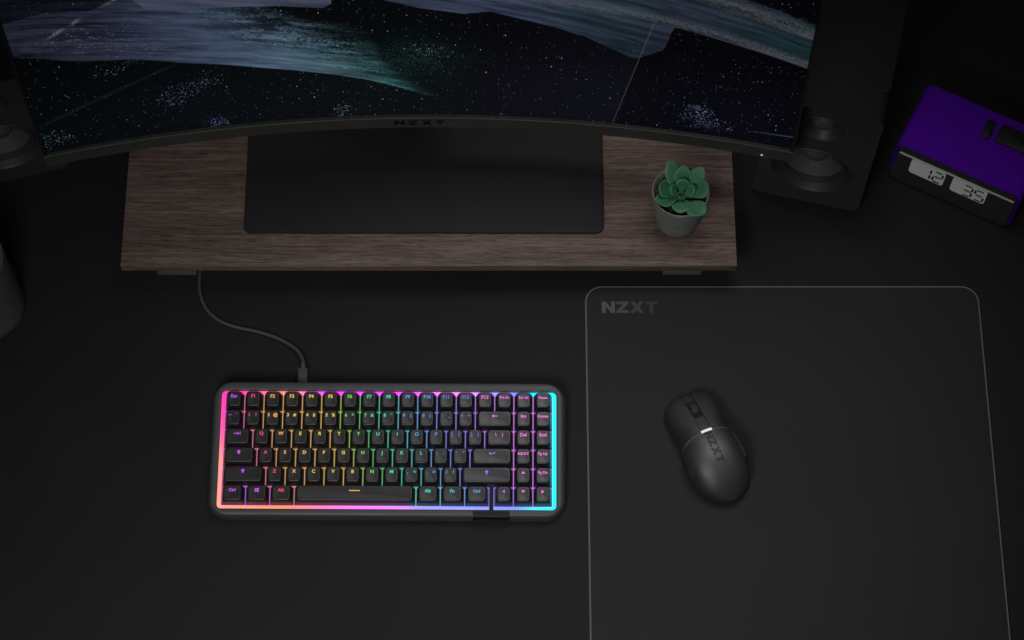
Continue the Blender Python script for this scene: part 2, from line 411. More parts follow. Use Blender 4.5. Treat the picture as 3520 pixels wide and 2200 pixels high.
for i, (L, g) in enumerate(zip(letters('NZXT', .0128), (.10, .083, .064, .050))):
    me = poly('logo_letter', [L]); mm = mat('pad_print', (g, g, g), .8, .2)
    obj('logo_letter', me, mm, pad, Matrix.Translation((-hw+.0455, hd-.0241, .00295)))

# ------------------------------------------------------------------ shelf
shelf = thing('desk_shelf', 'low walnut wood desk shelf under the monitor on two dark feet', 'shelf', (-.0837, .1373, 0))
obj('board', slab('board', .3098, .100, .012, .0006, .0006, 2), M['wood'], shelf, Matrix.Translation((0, 0, .038)))
for xa, xb in ((-.3638, -.3233), (.1546, .1946)):
    obj('foot', slab('foot', (xb-xa)/2, .075, .0378, .001, .0006, 2), M['foot'], shelf, Matrix.Translation(((xa+xb)/2+.0837, .0505+.075-.1373, 0)))

# ------------------------------------------------------------------ monitor
mon = thing('monitor', 'wide curved black monitor showing a starry dark blue picture', 'monitor', (-.0909, .1459, 0))
obj('stand_base', slab('stand_base', .1823, .085, .0035, .008, .0008, 8), M['black_metal'], mon, Matrix.Translation((.0017, .0728+.085-.1459, .0502)))
head = Matrix.Translation((0, 0, .14)) @ Matrix.Rotation(R(.37), 4, 'Z') @ Matrix.Rotation(R(-4), 4, 'X')
RM, AE, HB, HT, LEDGE = 1.56, .2355, .017, .325, .004
def mp(a, off, z): return (RM*math.sin(a)+0.0, RM*(math.cos(a)-1)+off, z)
NA = 72
A = [-AE+2*AE*i/NA for i in range(NA+1)]
SE = .0022/RM
# lower bezel: closed section swept round the arc
sec = [(0, 0), (0, .0006), (-.0002, HB-.0006), (.0004, HB), (LEDGE, HB), (LEDGE+.012, HB-.001), (LEDGE+.022, .004), (LEDGE+.018, 0)]
def sweep(name, sec, As, caps=True):
    rings = [[mp(a, o_, z) for o_, z in sec] for a in As]
    return loft(rings, caps, caps, name, True, 30)
obj('lower_bezel', sweep('lower_bezel', sec, A), M['bezel'], mon, head)
# back shell, side bezels, top bezel
obj('back_shell', sweep('back_shell', [(LEDGE+.003, HB), (LEDGE+.003, HT), (LEDGE+.012, HT), (LEDGE+.020, HT-.05), (LEDGE+.020, HB+.05), (LEDGE+.012, HB-.0005)], A), M['bezel'], mon, head)
for s in (-1, 1):
    a0, a1 = (s*(AE+.0004), s*(AE-SE))
    if s > 0: a0, a1 = a1, a0
    obj('side_bezel', sweep('side_bezel', [(.0006, HB+.0004), (.0006, HT), (LEDGE+.010, HT), (LEDGE+.010, HB+.0004)], [a0, a1]), M['black'], mon, head)
obj('top_bezel', sweep('top_bezel', [(.0006, HT), (.0006, HT+.004), (LEDGE+.010, HT+.004), (LEDGE+.010, HT)], A), M['bezel'], mon, head)
AS = [-(AE-SE)+2*(AE-SE)*i/NA for i in range(NA+1)]
v, f, uvs = [], [], []
for a in AS:
    for z in (HB+.0002, HT): v.append(mp(a, LEDGE, z)); uvs.append((a*RM, z))
for i in range(NA): f.append((2*i, 2*i+2, 2*i+3, 2*i+1))
me = mesh('screen', v, f); ul = me.uv_layers.new(name='screen')
for lp in me.loops: ul.data[lp.index].uv = uvs[lp.vertex_index]
obj('screen', me, M['screen'], mon, head)
# black border inside the frame, and the logo and lamp on the lower bezel
for i, L in enumerate(letters('NZXT', .0075, .35)):
    L = [(x*1.30, y) for x, y in L]
    me = poly('logo_letter', [L])
    for q in me.vertices:
        x, y = q.co.x, q.co.y; a = x/RM; q.co = mp(a, -.0003, HB/2+.0005+y)
    obj('logo_letter', me, M['inkblack'], mon, head)
me = lathe('power_light', [(.0011, 0), (.0011, .0005), (.0007, .0008), (.0001, .0009)], 16)
obj('power_light', me, M['power_led'], mon, head @ Matrix.Translation(mp(.2165, 0, .0035)) @ Matrix.Rotation(R(90), 4, 'X'))
# stand neck behind the panel
obj('stand_neck', slab('stand_neck', .03, .012, .19, .008, .002), M['black_metal'], mon, Matrix.Translation((0, .0825, .0537)))
obj('mount', slab('mount', .045, .034, .08, .006, .002), M['black_metal'], mon, Matrix.Translation((0, .066, .21)))

# ------------------------------------------------------------------ speakers
def speaker(label, loc, rz):
    t = thing('speaker', label, 'speaker', loc, rz, 'desktop speakers beside the monitor')
    w, h, dp = .056, .190, .17
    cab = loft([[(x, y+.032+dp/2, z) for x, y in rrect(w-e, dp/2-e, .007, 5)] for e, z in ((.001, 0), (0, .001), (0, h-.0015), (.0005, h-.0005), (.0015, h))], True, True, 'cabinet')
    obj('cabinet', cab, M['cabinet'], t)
    # baffle: rounded plate with two round openings
    bm = bmesh.new(); edges = []
    def loop(pts):
        vs = [bm.verts.new(p) for p in pts]
        es = [bm.edges.new((vs[i], vs[(i+1) % len(vs)])) for i in range(len(vs))]
        return vs, es
    zc = h/2
    vo, eo = loop([(x, -.0005, zc+y) for x, y in rrect(w+.0002, h/2+.0002, .009, 6)])
    circ = []
    for (cz, r) in ((.067, .0435), (.1535, .0225)):
        circ.append(loop([(r*math.cos(2*math.pi*k/48), -.0005, cz+r*math.sin(2*math.pi*k/48)) for k in range(48)]))
    bmesh.ops.triangle_fill(bm, edges=eo+circ[0][1]+circ[1][1], use_beauty=True)
    bmesh.ops.recalc_face_normals(bm, faces=bm.faces)
    me = bpy.data.meshes.new('baffle'); bm.to_mesh(me); bm.free()
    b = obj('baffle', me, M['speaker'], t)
    rim = loft([[(x, y, zc+q) for x, q in rrect(w+.0002-e, h/2+.0002-e, .009-e, 6)] for e, y in ((0, .0), (0, -.0005))][::-1] +
               [[(x, y, zc+q) for x, q in rrect(w+g, h/2+g, .009+g, 6)] for g, y in ((.0004, .0003), (.0005, .001), (.0005, .0318))], False, True, 'baffle_edge')
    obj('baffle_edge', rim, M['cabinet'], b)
    rot = Matrix.Rotation(R(90), 4, 'X')
    wf = lathe('woofer', [(0.0437, 0.0004), (0.0430, 0.0012), (0.0415, 0.0010), (0.0400, -0.0015), (0.0385, -0.0060), (0.0370, -0.0083), (0.0355, -0.0087)], 56)
    W = obj('woofer', wf, M['rubber'], t, Matrix.Translation((0, 0, .067)) @ rot)
    obj('surround', lathe('surround', [(0.0355, -0.0087), (0.0345, -0.0060), (0.0325, -0.0039), (0.0305, -0.0045), (0.0292, -0.0083), (0.0288, -0.0102)], 56), M['rubber'], W)
    obj('cone', lathe('cone', [(0.0290, -0.0099), (0.0260, -0.0128), (0.0200, -0.0195), (0.0145, -0.0255), (0.0140, -0.0258)], 56), M['cone'], W)
    obj('dust_cap', lathe('dust_cap', [(0.0145, -0.0252), (0.0130, -0.0203), (0.0100, -0.0168), (0.0060, -0.0147), (0.0001, -0.0138)], 40), M['cone'], W)
    tw = lathe('tweeter', [(0.0227, 0.0003), (0.0222, 0.0009), (0.0210, 0.0004), (0.0185, -0.0042), (0.0150, -0.0090), (0.0125, -0.0108), (0.0120, -0.0099)], 48)
    T = obj('tweeter', tw, M['rubber'], t, Matrix.Translation((0, 0, .1535)) @ rot)
    obj('dome', lathe('dome', [(0.0122, -0.0105), (0.0112, -0.0067), (0.0085, -0.0033), (0.0045, -0.0012), (0.0001, -0.0006)], 40), M['cone'], T)
    return t
speaker('black two-driver desktop speaker standing between the monitor and the purple clock', (.3046, .1366, 0), R(-13.5))
speaker('black two-driver desktop speaker at the left edge, behind the left end of the monitor', (-.5195, .1625, 0), R(15))

# ------------------------------------------------------------------ clock
clk = thing('digital_clock', 'purple box-shaped digital clock reading 12 35 at the right edge', 'clock',
            ((.3975+.5195)/2+.0385/2-.0045, (.1695+.1070)/2+.0705/2, 0), R(-27.5))
CW, CH, CDp = .0690, .065, .080
def ringc(e, y, r): return [(x, y, CH/2+z) for x, z in rrect(CW-e, CH/2-e, r, 7)]
sl = loft([ringc(.0036, -CDp/2+.010, .006), ringc(.0034, -CDp/2+.0006, .006), ringc(.0022, -CDp/2-.0002, .0068), ringc(.0006, -CDp/2+.0004, .0085), ringc(0, -CDp/2+.0016, .009),
           ringc(0, CDp/2-.002, .009), ringc(.0006, CDp/2-.0006, .0085), ringc(.002, CDp/2, .007)], False, True, 'shell')
obj('shell', sl, M['purple'], clk)
# black front block: its foot stands forward of the shell
FT, FB = -CDp/2+.0012, -CDp/2-.0050
def fy(z): return FB+(FT-FB)*z/CH
ring_ = lambda e, d_: [(x, fy(CH/2-.0008+z)+d_, CH/2-.0008+z) for x, z in rrect(CW-.0038-e, CH/2-.0030-e, .0055, 7)]
obj('front_panel', loft([ring_(0, .012), ring_(0, .0008), ring_(.0004, .0002), ring_(.0012, 0)], False, True, 'front_panel'), M['clockblack'], clk)
def onface(me, name, m, parent, lift, up=0.0):
    tilt = math.atan2(FT-FB, CH)
    return obj(name, me, m, parent, Matrix.Translation((0, fy(CH/2)-lift, CH/2)) @ Matrix.Rotation(R(90)-tilt, 4, 'X') @ Matrix.Translation((0, up, 0)))
onface(poly('silver_strip', [rrect(CW-.0058, .0011, .001, 3)], 0, .0008), 'silver_strip', M['silver'], clk, .0001, .0180)
SEG = {'1': 'bc', '2': 'abged', '3': 'abgcd', '5': 'afgcd'}
def digit(ch, cx, cy, w, h):
    t_ = .0021; L = []
    S = {'a': (-w/2, h/2, w/2, h/2), 'g': (-w/2, 0, w/2, 0), 'd': (-w/2, -h/2, w/2, -h/2), 'f': (-w/2, 0, -w/2, h/2), 'e': (-w/2, -h/2, -w/2, 0), 'b': (w/2, 0, w/2, h/2), 'c': (w/2, -h/2, w/2, 0)}
    for s in SEG[ch]:
        ax, ay, bx, by = S[s]; dx, dy = bx-ax, by-ay; l = math.hypot(dx, dy); dx /= l; dy /= l; g = .0012; nx, ny = -dy*t_/2, dx*t_/2
        ax += dx*g; ay += dy*g; bx -= dx*g; by -= dy*g
        L.append([(cx+ax+nx, cy+ay+ny), (cx+ax-nx, cy+ay-ny), (cx+bx-nx, cy+by-ny), (cx+bx+nx, cy+by+ny)])
    return L
for cx, txt in ((-.0295, '12'), (.0165, '35')):
    lc = onface(poly('lcd_window', [[(cx+x, .0048+y) for x, y in rrect(.0190, .0122, .0035, 5)]], 0, .0004), 'lcd_window', M['lcd'], clk, .0001)
    for k, ch in enumerate(txt):
        obj('digit', poly('digit', digit(ch, cx-.0010+k*.0128, .0035, .0094, .0172)), M['lcdink'], lc, Matrix.Translation((0, 0, .00065)))
def topbtn(s0, s1, d0, d1, name, h):
    xa, xb = -CW+2*CW*s0, -CW+2*CW*s1; ya, yb = -CDp/2+CDp*d0, -CDp/2+CDp*d1
    return obj(name, slab(name, (xb-xa)/2, (yb-ya)/2, h, .002, .0006, 4), M['inkblack'], clk, Matrix.Translation(((xa+xb)/2, (ya+yb)/2, CH-.0005)))
sb = topbtn(.525, .595, .575, .855, 'slider_button', .0022)
for yy in (-.0035, .0030):
    obj('rib', slab('rib', .0038, .0003, .0008, .0002, .0001, 2), M['black_metal'], sb, Matrix.Translation((0, yy, .0020)))
topbtn(.635, .955, .59, .865, 'snooze_button', .0022)

# ------------------------------------------------------------------ cup
cup = thing('cup', 'dark grey cylindrical cup cut off by the left edge', 'cup', (-.5355, .0137, 0))
obj('cup_body', lathe('cup_body', [(.0001, 0), (.034, 0), (.0378, .001), (.0392, .004), (.0398, .012), (.0402, .06), (.0402, .110), (.0400, .1135), (.0392, .1150), (.0375, .1150), (.0366, .1140), (.0362, .110), (.0360, .02), (.034, .008), (.0001, .006)], 72), M['cup'], cup)

# ------------------------------------------------------------------ potted succulent
pl = thing('potted_succulent', 'small green succulent in a grey concrete pot on the wooden shelf', 'potted plant', (.1668, .0886, .0502))
PH = .064
obj('pot', lathe('pot', [(.0001, 0), (.0182, 0), (.0200, .0008), (.0212, .003), (.0243, .022), (.0275, .050), (.0284, .060), (.0285, .0632), (.0282, PH), (.0273, PH), (.0269, .0634), (.0250, .055), (.0240, .045)], 64), M['pot'], pl)
bm = bmesh.new(); bmesh.ops.create_circle(bm, cap_ends=False, segments=40, radius=.0252)
me = bpy.data.meshes.new('soil'); bm.free()
v = [(0, 0, 0)]; f = []
for i in range(1, 9):
    for k in range(40):
        a = 2*math.pi*k/40; r = .0253*i/8; v.append((r*math.cos(a), r*math.sin(a), random.uniform(-.0007, .0007)+.0012*(1-(i/8)**2)))
for k in range(40): f.append((0, 1+k, 1+(k+1) % 40))
for i in range(7):
    for k in range(40): a, b = 1+i*40+k, 1+i*40+(k+1) % 40; f.append((a, a+40, b+40, b))
obj('soil', mesh('soil', v, f), M['soil'], pl, Matrix.Translation((0, 0, .0565)))
obj('stalk', lathe('stalk', [(.0045, .056), (.004, .062), (.0035, .066), (.0001, .0672)], 12), M['stalk'], pl, Matrix.Translation((0, -.006, 0)))
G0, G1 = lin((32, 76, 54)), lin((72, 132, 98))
def leaf(base, tip, wid, nrm, sag=.12, thick=.0030, cup_=.25, tone=1.0, blunt=.72):
    B, T = Vector(base), Vector(tip); ax = T-B; L = ax.length; ax.normalize()
    n = Vector(nrm); n = (n-ax*n.dot(ax)).normalized(); s = ax.cross(n)
    NU, NV = 16, 8; v, f, cl = [], [], []
    for i in range(NU+1):
        t = i/NU
        hwid = 1.12*wid/2*((math.sin(math.pi*min(1, t**1.25*.97+.015))**blunt)*(.35+.65*min(1, t/.55)**.8))
        if i == NU: hwid = wid*.012
        c = B+ax*(L*t) - n*(sag*L*math.sin(math.pi*t*.9))
        th = thick*(.5+.5*math.sin(math.pi*min(1, t*.85+.1)))*min(1, (1-t)*5+.08)
        for side in (1, -1):
            for j in range(NV+1):
                q = -1+2*j/NV
                if side < 0: q = -q
                e = math.sqrt(max(0, 1-q*q))
                p = c+s*(hwid*q)+n*(cup_*hwid*q*q*1.0 + side*th*.5*e*(1 if side > 0 else 1.4))
                v.append(p); k = .5+.5*t
                edge = abs(q)**6*.5
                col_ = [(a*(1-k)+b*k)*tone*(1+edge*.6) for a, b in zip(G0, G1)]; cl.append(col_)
    n2 = 2*(NV+1)
    for i in range(NU):
        for j in range(n2):
            a, b = i*n2+j, i*n2+(j+1) % n2; f.append((a, b, b+n2, a+n2))
    f.append(tuple(range(n2-1, -1, -1))); f.append(tuple(range(NU*n2, NU*n2+n2)))
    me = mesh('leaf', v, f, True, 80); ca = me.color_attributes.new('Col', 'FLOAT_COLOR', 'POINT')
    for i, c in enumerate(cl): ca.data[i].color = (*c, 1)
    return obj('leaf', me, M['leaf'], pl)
def tip(a, b, z):  # right / up offsets as seen from above-front, height above rosette base -> local point
    return (a*.001, (b*.001-z*.407)/.913-.0062, .065+z)
bs = lambda a, b, z=0: (a*.001, b*.001-.006, .0625+z)
# outer, back: three tall upright leaves
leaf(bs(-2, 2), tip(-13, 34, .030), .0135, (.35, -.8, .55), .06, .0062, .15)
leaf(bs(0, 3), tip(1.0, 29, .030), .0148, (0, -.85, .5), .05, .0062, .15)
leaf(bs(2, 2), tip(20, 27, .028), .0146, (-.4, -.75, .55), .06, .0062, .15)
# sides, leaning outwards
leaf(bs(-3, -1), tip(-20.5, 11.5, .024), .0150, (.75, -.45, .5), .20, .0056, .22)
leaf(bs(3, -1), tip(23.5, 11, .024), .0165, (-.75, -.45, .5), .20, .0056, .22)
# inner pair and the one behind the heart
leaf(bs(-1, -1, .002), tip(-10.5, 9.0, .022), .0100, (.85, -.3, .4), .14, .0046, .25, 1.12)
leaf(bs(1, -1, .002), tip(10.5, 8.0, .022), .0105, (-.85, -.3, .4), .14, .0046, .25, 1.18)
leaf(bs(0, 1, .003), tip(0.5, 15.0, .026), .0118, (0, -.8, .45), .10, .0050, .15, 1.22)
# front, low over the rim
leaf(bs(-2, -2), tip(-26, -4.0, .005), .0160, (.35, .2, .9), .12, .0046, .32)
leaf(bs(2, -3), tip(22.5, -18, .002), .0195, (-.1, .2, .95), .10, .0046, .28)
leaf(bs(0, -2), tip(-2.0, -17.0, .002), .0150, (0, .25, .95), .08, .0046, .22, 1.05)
# heart
for a in range(3):
    an = R(120*a+90); leaf((.0006*math.cos(an), .0006*math.sin(an)-.0075, .064), (.0030*math.cos(an), .0030*math.sin(an)-.0085, .0735), .0062, (-math.cos(an), -math.sin(an), .3), .14, .0030, .3, .6)

# ------------------------------------------------------------------ keyboard
KX, KY = -.1222, -.1475
kb = thing('keyboard', 'compact dark grey keyboard with rainbow backlit keys and glowing edge', 'keyboard', (KX, KY, 0), R(-.35))
AL, ZC, U = R(5.5), .0165, .01905
TM = Matrix.Translation((0, 0, ZC)) @ Matrix.Rotation(AL, 4, 'X')
def tl(p): return tuple(TM @ Vector(p))
NX, ND, IW, ID, OY = .1707, .0670, .1657, .0599, -.0010
spec_ = [('f', .1640, .0600, .014, .0), ('f', .1735, .0672, .018, .0016), ('t', .1758, .0684, .019, -.0085), ('t', .1752, .0684, .019, -.003), ('t', .1728, .0680, .017, .0030), ('t', .1716, .0674, .016, .0046), ('t', .1704, .0664, .015, .0054),
         ('o', IW+.0008, ID+.0008, .0050, .0054), ('o', IW, ID, .0044, .0048), ('o', IW, ID, .0044, -.004)]
rings = []
for k, a, b, r, z in spec_:
    P = rrect(a, b, r, 8)
    rings.append([tl((x, y+(OY if k == 'o' else 0), z)) if k in 'to' else (x, y-.0005, z) for x, y in P])
obj('case', loft(rings, True, True, 'case', True, 40), M['kcase'], kb)

def lerpstops(x, st):
    if x <= st[0][0]: return st[0][1]
    for (a, c), (b, e) in zip(st, st[1:]):
        if x <= b:
            t = (x-a)/(b-a); return tuple(c[i]*(1-t)+e[i]*t for i in range(3))
    return st[-1][1]
HUE = [(0.6, (196, 84, 255)), (1.1, (214, 70, 200)), (1.5, (255, 70, 104)), (2.3, (255, 176, 84)), (3.5, (255, 200, 84)), (5.5, (250, 212, 84)), (6.1, (150, 226, 80)), (6.9, (90, 230, 110)), (7.7, (60, 230, 160)), (8.7, (56, 220, 190)),
       (9.6, (70, 165, 226)), (10.6, (84, 150, 240)), (11.5, (122, 104, 236)), (12.7, (132, 92, 232)), (13.3, (220, 110, 240)), (14, (255, 104, 232)), (17, (255, 112, 226))]
GAPHUE = [(0.7, (196, 84, 235)), (1.2, (226, 80, 180)), (1.6, (240, 120, 104)), (2.5, (235, 160, 90)), (5.6, (235, 180, 70)), (6.5, (150, 200, 70)), (7.4, (80, 200, 100)), (8.4, (60, 200, 160)), (9.4, (70, 180, 200)), (10.4, (80, 150, 220)), (11.5, (110, 110, 230)), (12.5, (140, 100, 230)), (13.5, (160, 90, 235)), (14.5, (180, 90, 235)), (15, (205, 90, 235)), (17, (195, 90, 238))]
COLHUE = [(196, 84, 255), (255, 70, 104), (255, 188, 84), (255, 200, 84), (255, 204, 84), (250, 212, 84), (110, 228, 84), (62, 228, 150), (60, 224, 180), (70, 170, 226), (84, 150, 240), (122, 104, 236), (132, 92, 232)]
# light guide running round the keys
topst = [(-IW, (255, 40, 140)), (-.135, (255, 60, 150)), (-.115, (255, 110, 130)), (-.095, (255, 130, 100)), (-.078, (255, 90, 235)), (-.06, (250, 50, 255)), (.02, (250, 60, 255)), (.055, (250, 120, 255)), (.082, (250, 130, 250)), (.095, (120, 130, 255)), (.115, (190, 130, 255)), (.130, (60, 120, 255)), (.142, (0, 200, 255)), (IW, (0, 250, 255))]
botst = [(-IW, (255, 140, 120)), (-.10, (255, 128, 92)), (-.07, (255, 110, 170)), (-.03, (255, 105, 235)), (.01, (240, 110, 255)), (.03, (150, 130, 255)), (.08, (130, 140, 255)), (.125, (110, 130, 255)), (.145, (40, 215, 255)), (IW, (0, 250, 255))]
leftst = [(-ID, (255, 140, 120)), (-.01, (255, 128, 120)), (.02, (255, 70, 140)), (.05, (255, 36, 150)), (ID, (255, 40, 140))]
def ringcol(x, y):
    if x > IW-.006: return (0, 250, 255)
    if x < -IW+.006 and abs(y) < ID-.001: return lerpstops(y, leftst)
    return lerpstops(x, topst if y > 0 else botst)
per = rrect(IW-.0001, ID-.0001, .0043, 4, 48); inn = rrect(IW-.0036, ID-.0036, .002, 4, 48)
cen = rrect(IW-.0018, ID-.0018, .003, 4, 48)
v, cl = [], []
for ring, z in ((inn, -.0006), (inn, .0016), (cen, .0024), (per, .0026)):
    for x, y in ring: v.append(tl((x, y+OY, z))); cl.append(lin(ringcol(*min(per, key=lambda q: (q[0]-x)**2+(q[1]-y)**2))))
n = len(per); f = [(i*n+k, i*n+(k+1) % n, (i+1)*n+(k+1) % n, (i+1)*n+k) for i in range(3) for k in range(n)]
f = [tuple(reversed(q)) for q in f]
me = mesh('light_strip', v, f, True, 60); ca = me.color_attributes.new('Col', 'FLOAT_COLOR', 'POINT')
for i, c in enumerate(cl): ca.data[i].color = (*c, 1)
obj('light_strip', me, M['light'], kb)
# backlit switch plate under the keys
v, f, cl = [], [], []
NXp = 68; OFF = (0, 0, .45, .7, 1.15, 0)
ROW5 = [(1.2, (190, 70, 235)), (2.4, (200, 80, 220)), (3.6, (230, 110, 150)), (4.2, (230, 150, 110)), (9.5, (90, 220, 170)), (10.1, (80, 220, 180)), (11.3, (80, 190, 220)), (12.5, (90, 150, 240)), (13.7, (130, 120, 250)), (14.2, (130, 120, 250)), (15, (150, 90, 250)), (16, (190, 90, 250)), (17, (190, 90, 250))]
for r in range(6):
    for y in (.05715-r*U+.0004*(r == 0), .05715-(r+1)*U-.0004*(r == 5)):
        for i in range(NXp+1):
            x = -.1624+.3248*i/NXp; v.append(tl((x, y, .0002)))
            xu = (x+.16193)/U
            c = lerpstops(xu, ROW5) if r == 5 else lerpstops(xu-OFF[r]+.35 if xu < 13 else xu, GAPHUE)
            g = sum(c)/3; cl.append(lin([q*.75+g*.25 for q in c]))
for r in range(6):
    for i in range(NXp): a = r*2*(NXp+1)+i; f.append((a, a+NXp+1, a+NXp+2, a+1))
me = mesh('backlight_plate', v, f, True); ca = me.color_attributes.new('Col', 'FLOAT_COLOR', 'POINT')
for i, c in enumerate(cl): ca.data[i].color = (*c, 1)
obj('backlight_plate', me, M['glow'], kb)

CAPS = {}
def cap_mesh(wu):
    if wu in CAPS: return CAPS[wu]
    hw, hd = wu*U/2-.00045, U/2-.0008
    def ring(inx, back, front, r, z, n=4, dish=0):
        cy = (front-back)/2; h = hd-(front+back)/2
        return [(x, y+cy, z-dish) for x, y in rrect(hw-inx, h, r, n)]
    bar = wu > 5
    rings = [ring(0, 0, 0, .0006, .0004), ring(.0001, .0001, .0002, .0008, .0016), ring(.0020, -.0002, .0016, .0020, .0090),
             ring(.0026, .0000, .0023, .0026, .0105), ring(.0028, .0002, .0026, .0027, .0110), ring(.0034, .0008, .0032, .0026, .0112), ring(.0046, .0025, .0046, .0020, .0110)]
    me = loft(rings, False, True, 'keycap', True, 50)
    CAPS[wu] = me; me.materials.append(M['keycap']); return me

# legend shapes --------------------------------------------------
def txt_curves(items):
    out = []
    for s, size in items:
        c = bpy.data.curves.new('legend_text', 'FONT'); c.body = s; c.size = size; c.align_x = 'CENTER'; c.align_y = 'CENTER'; c.offset = size*.028; c.resolution_u = 3
        o = bpy.data.objects.new('legend_text', c); col.objects.link(o); out.append(o)
    bpy.context.view_layer.update(); dg = bpy.context.evaluated_depsgraph_get(); res = []
    for o in out:
        res.append(bpy.data.meshes.new_from_object(o.evaluated_get(dg)))
    for o in out:
        c = o.data; bpy.data.objects.remove(o); bpy.data.curves.remove(c)
    return res
s_ = .001
AR_UP = [[(-2.2, .2), (0, 2.4), (2.2, .2), (.9, .2), (.9, -1.8), (-.9, -1.8), (-.9, .2)]]
AR_TAB = [[(-3.2, .4), (0, .4), (0, 1.6), (2.0, 0), (0, -1.6), (0, -.4), (-3.2, -.4)], [(2.5, 1.6), (3.2, 1.6), (3.2, -1.6), (2.5, -1.6)]]
AR_L = [[(3.0, .4), (-.4, .4), (-.4, 1.6), (-2.8, 0), (-.4, -1.6), (-.4, -.4), (3.0, -.4)]]
AR_ENT = [[(3.2, 1.8), (2.4, 1.8), (2.4, .4), (-.6, .4), (-.6, 1.5), (-3.0, 0), (-.6, -1.5), (-.6, -.4), (3.2, -.4)]]
T_UP = [[(-2, -1.2), (2, -1.2), (0, 1.5)]]; T_DN = [[(-2, 1.2), (0, -1.5), (2, 1.2)]]; T_LF = [[(1.2, 2), (-1.5, 0), (1.2, -2)]]; T_RT = [[(-1.2, 2), (-1.2, -2), (1.5, 0)]]
WIN = [[(-1.9, .15), (-.15, .15), (-.15, 1.8), (-1.9, 1.55)], [(.15, .15), (2.1, .15), (2.1, 2.1), (.15, 1.85)], [(-1.9, -1.55), (-.15, -1.8), (-.15, -.15), (-1.9, -.15)], [(.15, -1.85), (2.1, -2.1), (2.1, -.15), (.15, -.15)]]
BAR = [[(-5.3, -.45), (5.3, -.45), (5.3, .45), (-5.3, .45)]]
LOGO = [[(x/.001, y/.001) for x, y in L] for L in letters('NZXT', .0024, .1)]
rows = [
 [('Esc', 1)]+[('F%d' % i, 1) for i in range(1, 14)]+[('Prt Sc', 1), ('Scr Lk', 1), ('Pause', 1)],
 [(a, 1) for a in ('~|`', '1|!', '2|@', '3|#', '4|$', '5|%', '6|^', '7|&', '8|*', '9|(', '0|)', '-|_', '=|+')]+[(AR_L, 2), ('Ins', 1), ('Home', 1)],
 [(AR_TAB, 1.5)]+[(a, 1) for a in 'QWERTYUIOP']+[('[|{', 1), (']|}', 1), ('\\||', 1.5), ('Del', 1), ('End', 1)],
 [(AR_UP, 1.75)]+[(a, 1) for a in 'ASDFGHJKL']+[(';|:', 1), ("'|\"", 1), (AR_ENT, 2.25), (LOGO, 1), ('Pg Up', 1)],
 [(AR_UP, 2.25)]+[(a, 1) for a in 'ZXCVBNM']+[(',|<', 1), ('.|>', 1), ('/|?', 1), (AR_UP, 2.75), (T_UP, 1), ('Pg Dn', 1)],
 [('Ctrl', 1.25), (WIN, 1.25), ('Alt', 1.25), (BAR, 6.25), ('Alt', 1.25), ('Fn', 1.25), ('Ctrl', 1.25), (None, .25), (T_LF, 1), (T_DN, 1), (T_RT, 1)]]
texts, jobs = [], []
for r, row in enumerate(rows):
    x = 0; ki = -1
    for s, wu in row:
        cx = x+wu/2; x += wu
        if s is None: continue
        o = obj('keycap', cap_mesh(wu), None, kb, TM @ Matrix.Translation((-.16193+cx*U, .05715-(r+.5)*U, 0)))
        ki += 1
        c = COLHUE[min(ki, 12)]
        if r == 0 and ki > 12 or cx > 13.4: c = (255, 108, 232)
        if r == 3 and ki in (9, 10): c = ((64, 205, 205), (96, 150, 214))[ki-9]
        if r == 4 and ki in (8, 9, 10): c = ((62, 214, 190), (66, 205, 200), (74, 180, 214))[ki-8]
        if r == 5 and ki == 0: c = (214, 90, 255)
        if r == 5 and ki == 2: c = (255, 70, 110)
        if r == 5 and 4 <= ki <= 6: c = ((56, 224, 196), (60, 200, 214), (76, 180, 230))[ki-4]
        if s is AR_UP and r == 3: c = (214, 90, 255)
        if s is AR_UP and r == 4 and cx < 5: c = (200, 80, 255)
        if s is AR_UP and cx > 10: c = (160, 100, 250)
        if s is AR_ENT: c = (170, 100, 244)
        if s is WIN: c = (214, 84, 255)
        if s is BAR: c = (255, 196, 84)
        if s is T_LF: c = (190, 100, 250)
        if cx > 13.9 and r < 4: c = (255, 108, 232)
        if isinstance(s, str):
            parts = s.split('|') if len(s) > 1 else [s]
            if s == '\\||': parts = ['\\', '|']
            if len(parts) == 2:
                for q, dx in zip(parts, (-.0033, .0033)): jobs.append((o, len(texts), dx, c)); texts.append((q, .0045))
            else:
                jobs.append((o, len(texts), 0, c)); texts.append((s, .0048 if len(s) <= 3 else .0042 if len(s) == 4 else .0038))
        else:
            me = poly('legend', [[(px*s_, py*s_) for px, py in L] for L in s]); jobs.append((o, me, 0, c))
tm = txt_curves(texts)
for o, q, dx, c in jobs:
    me = q if not isinstance(q, int) else tm[q]
    me.name = 'legend'; me.materials.clear(); me.materials.append(M['legend'])
    l = obj('legend', me, None, o, Matrix.Translation((dx, .0036, .01135)))
    l.color = (*lin(c), 1)
# dark strap between Ctrl and the arrow keys, with the logo tab on the front of the case
sx = -.16193+13.875*U
def strip(name, hw, pts, th=.0006):
    v, f = [], []
    for y, z in pts:
        for x in (-hw, hw): v.append((x, y, z))
    m_ = len(pts)
    for y, z in pts:
        for x in (-hw, hw): v.append((x, y+th*.3, z-th))
    for i in range(m_-1):
        a = 2*i; f.append((a, a+2, a+3, a+1)); b = 2*m_+a; f.append((b, b+1, b+3, b+2))
        f.append((a, b, b+2, a+2)); f.append((a+1, a+3, b+3, b+1))
    f.append((0, 1, 2*m_+1, 2*m_)); e = 2*m_-2; f.append((e, 2*m_+e, 2*m_+e+1, e+1))
    return mesh(name, v, f, True, 30)
P = [tl((0, y, z))[1:] for y, z in ((-.0385, .0058), (-.057, .0060), (-.0615, .0062), (-.0655, .0062), (-.0674, .0050), (-.0682, .0030), (-.0683, -.0015))]
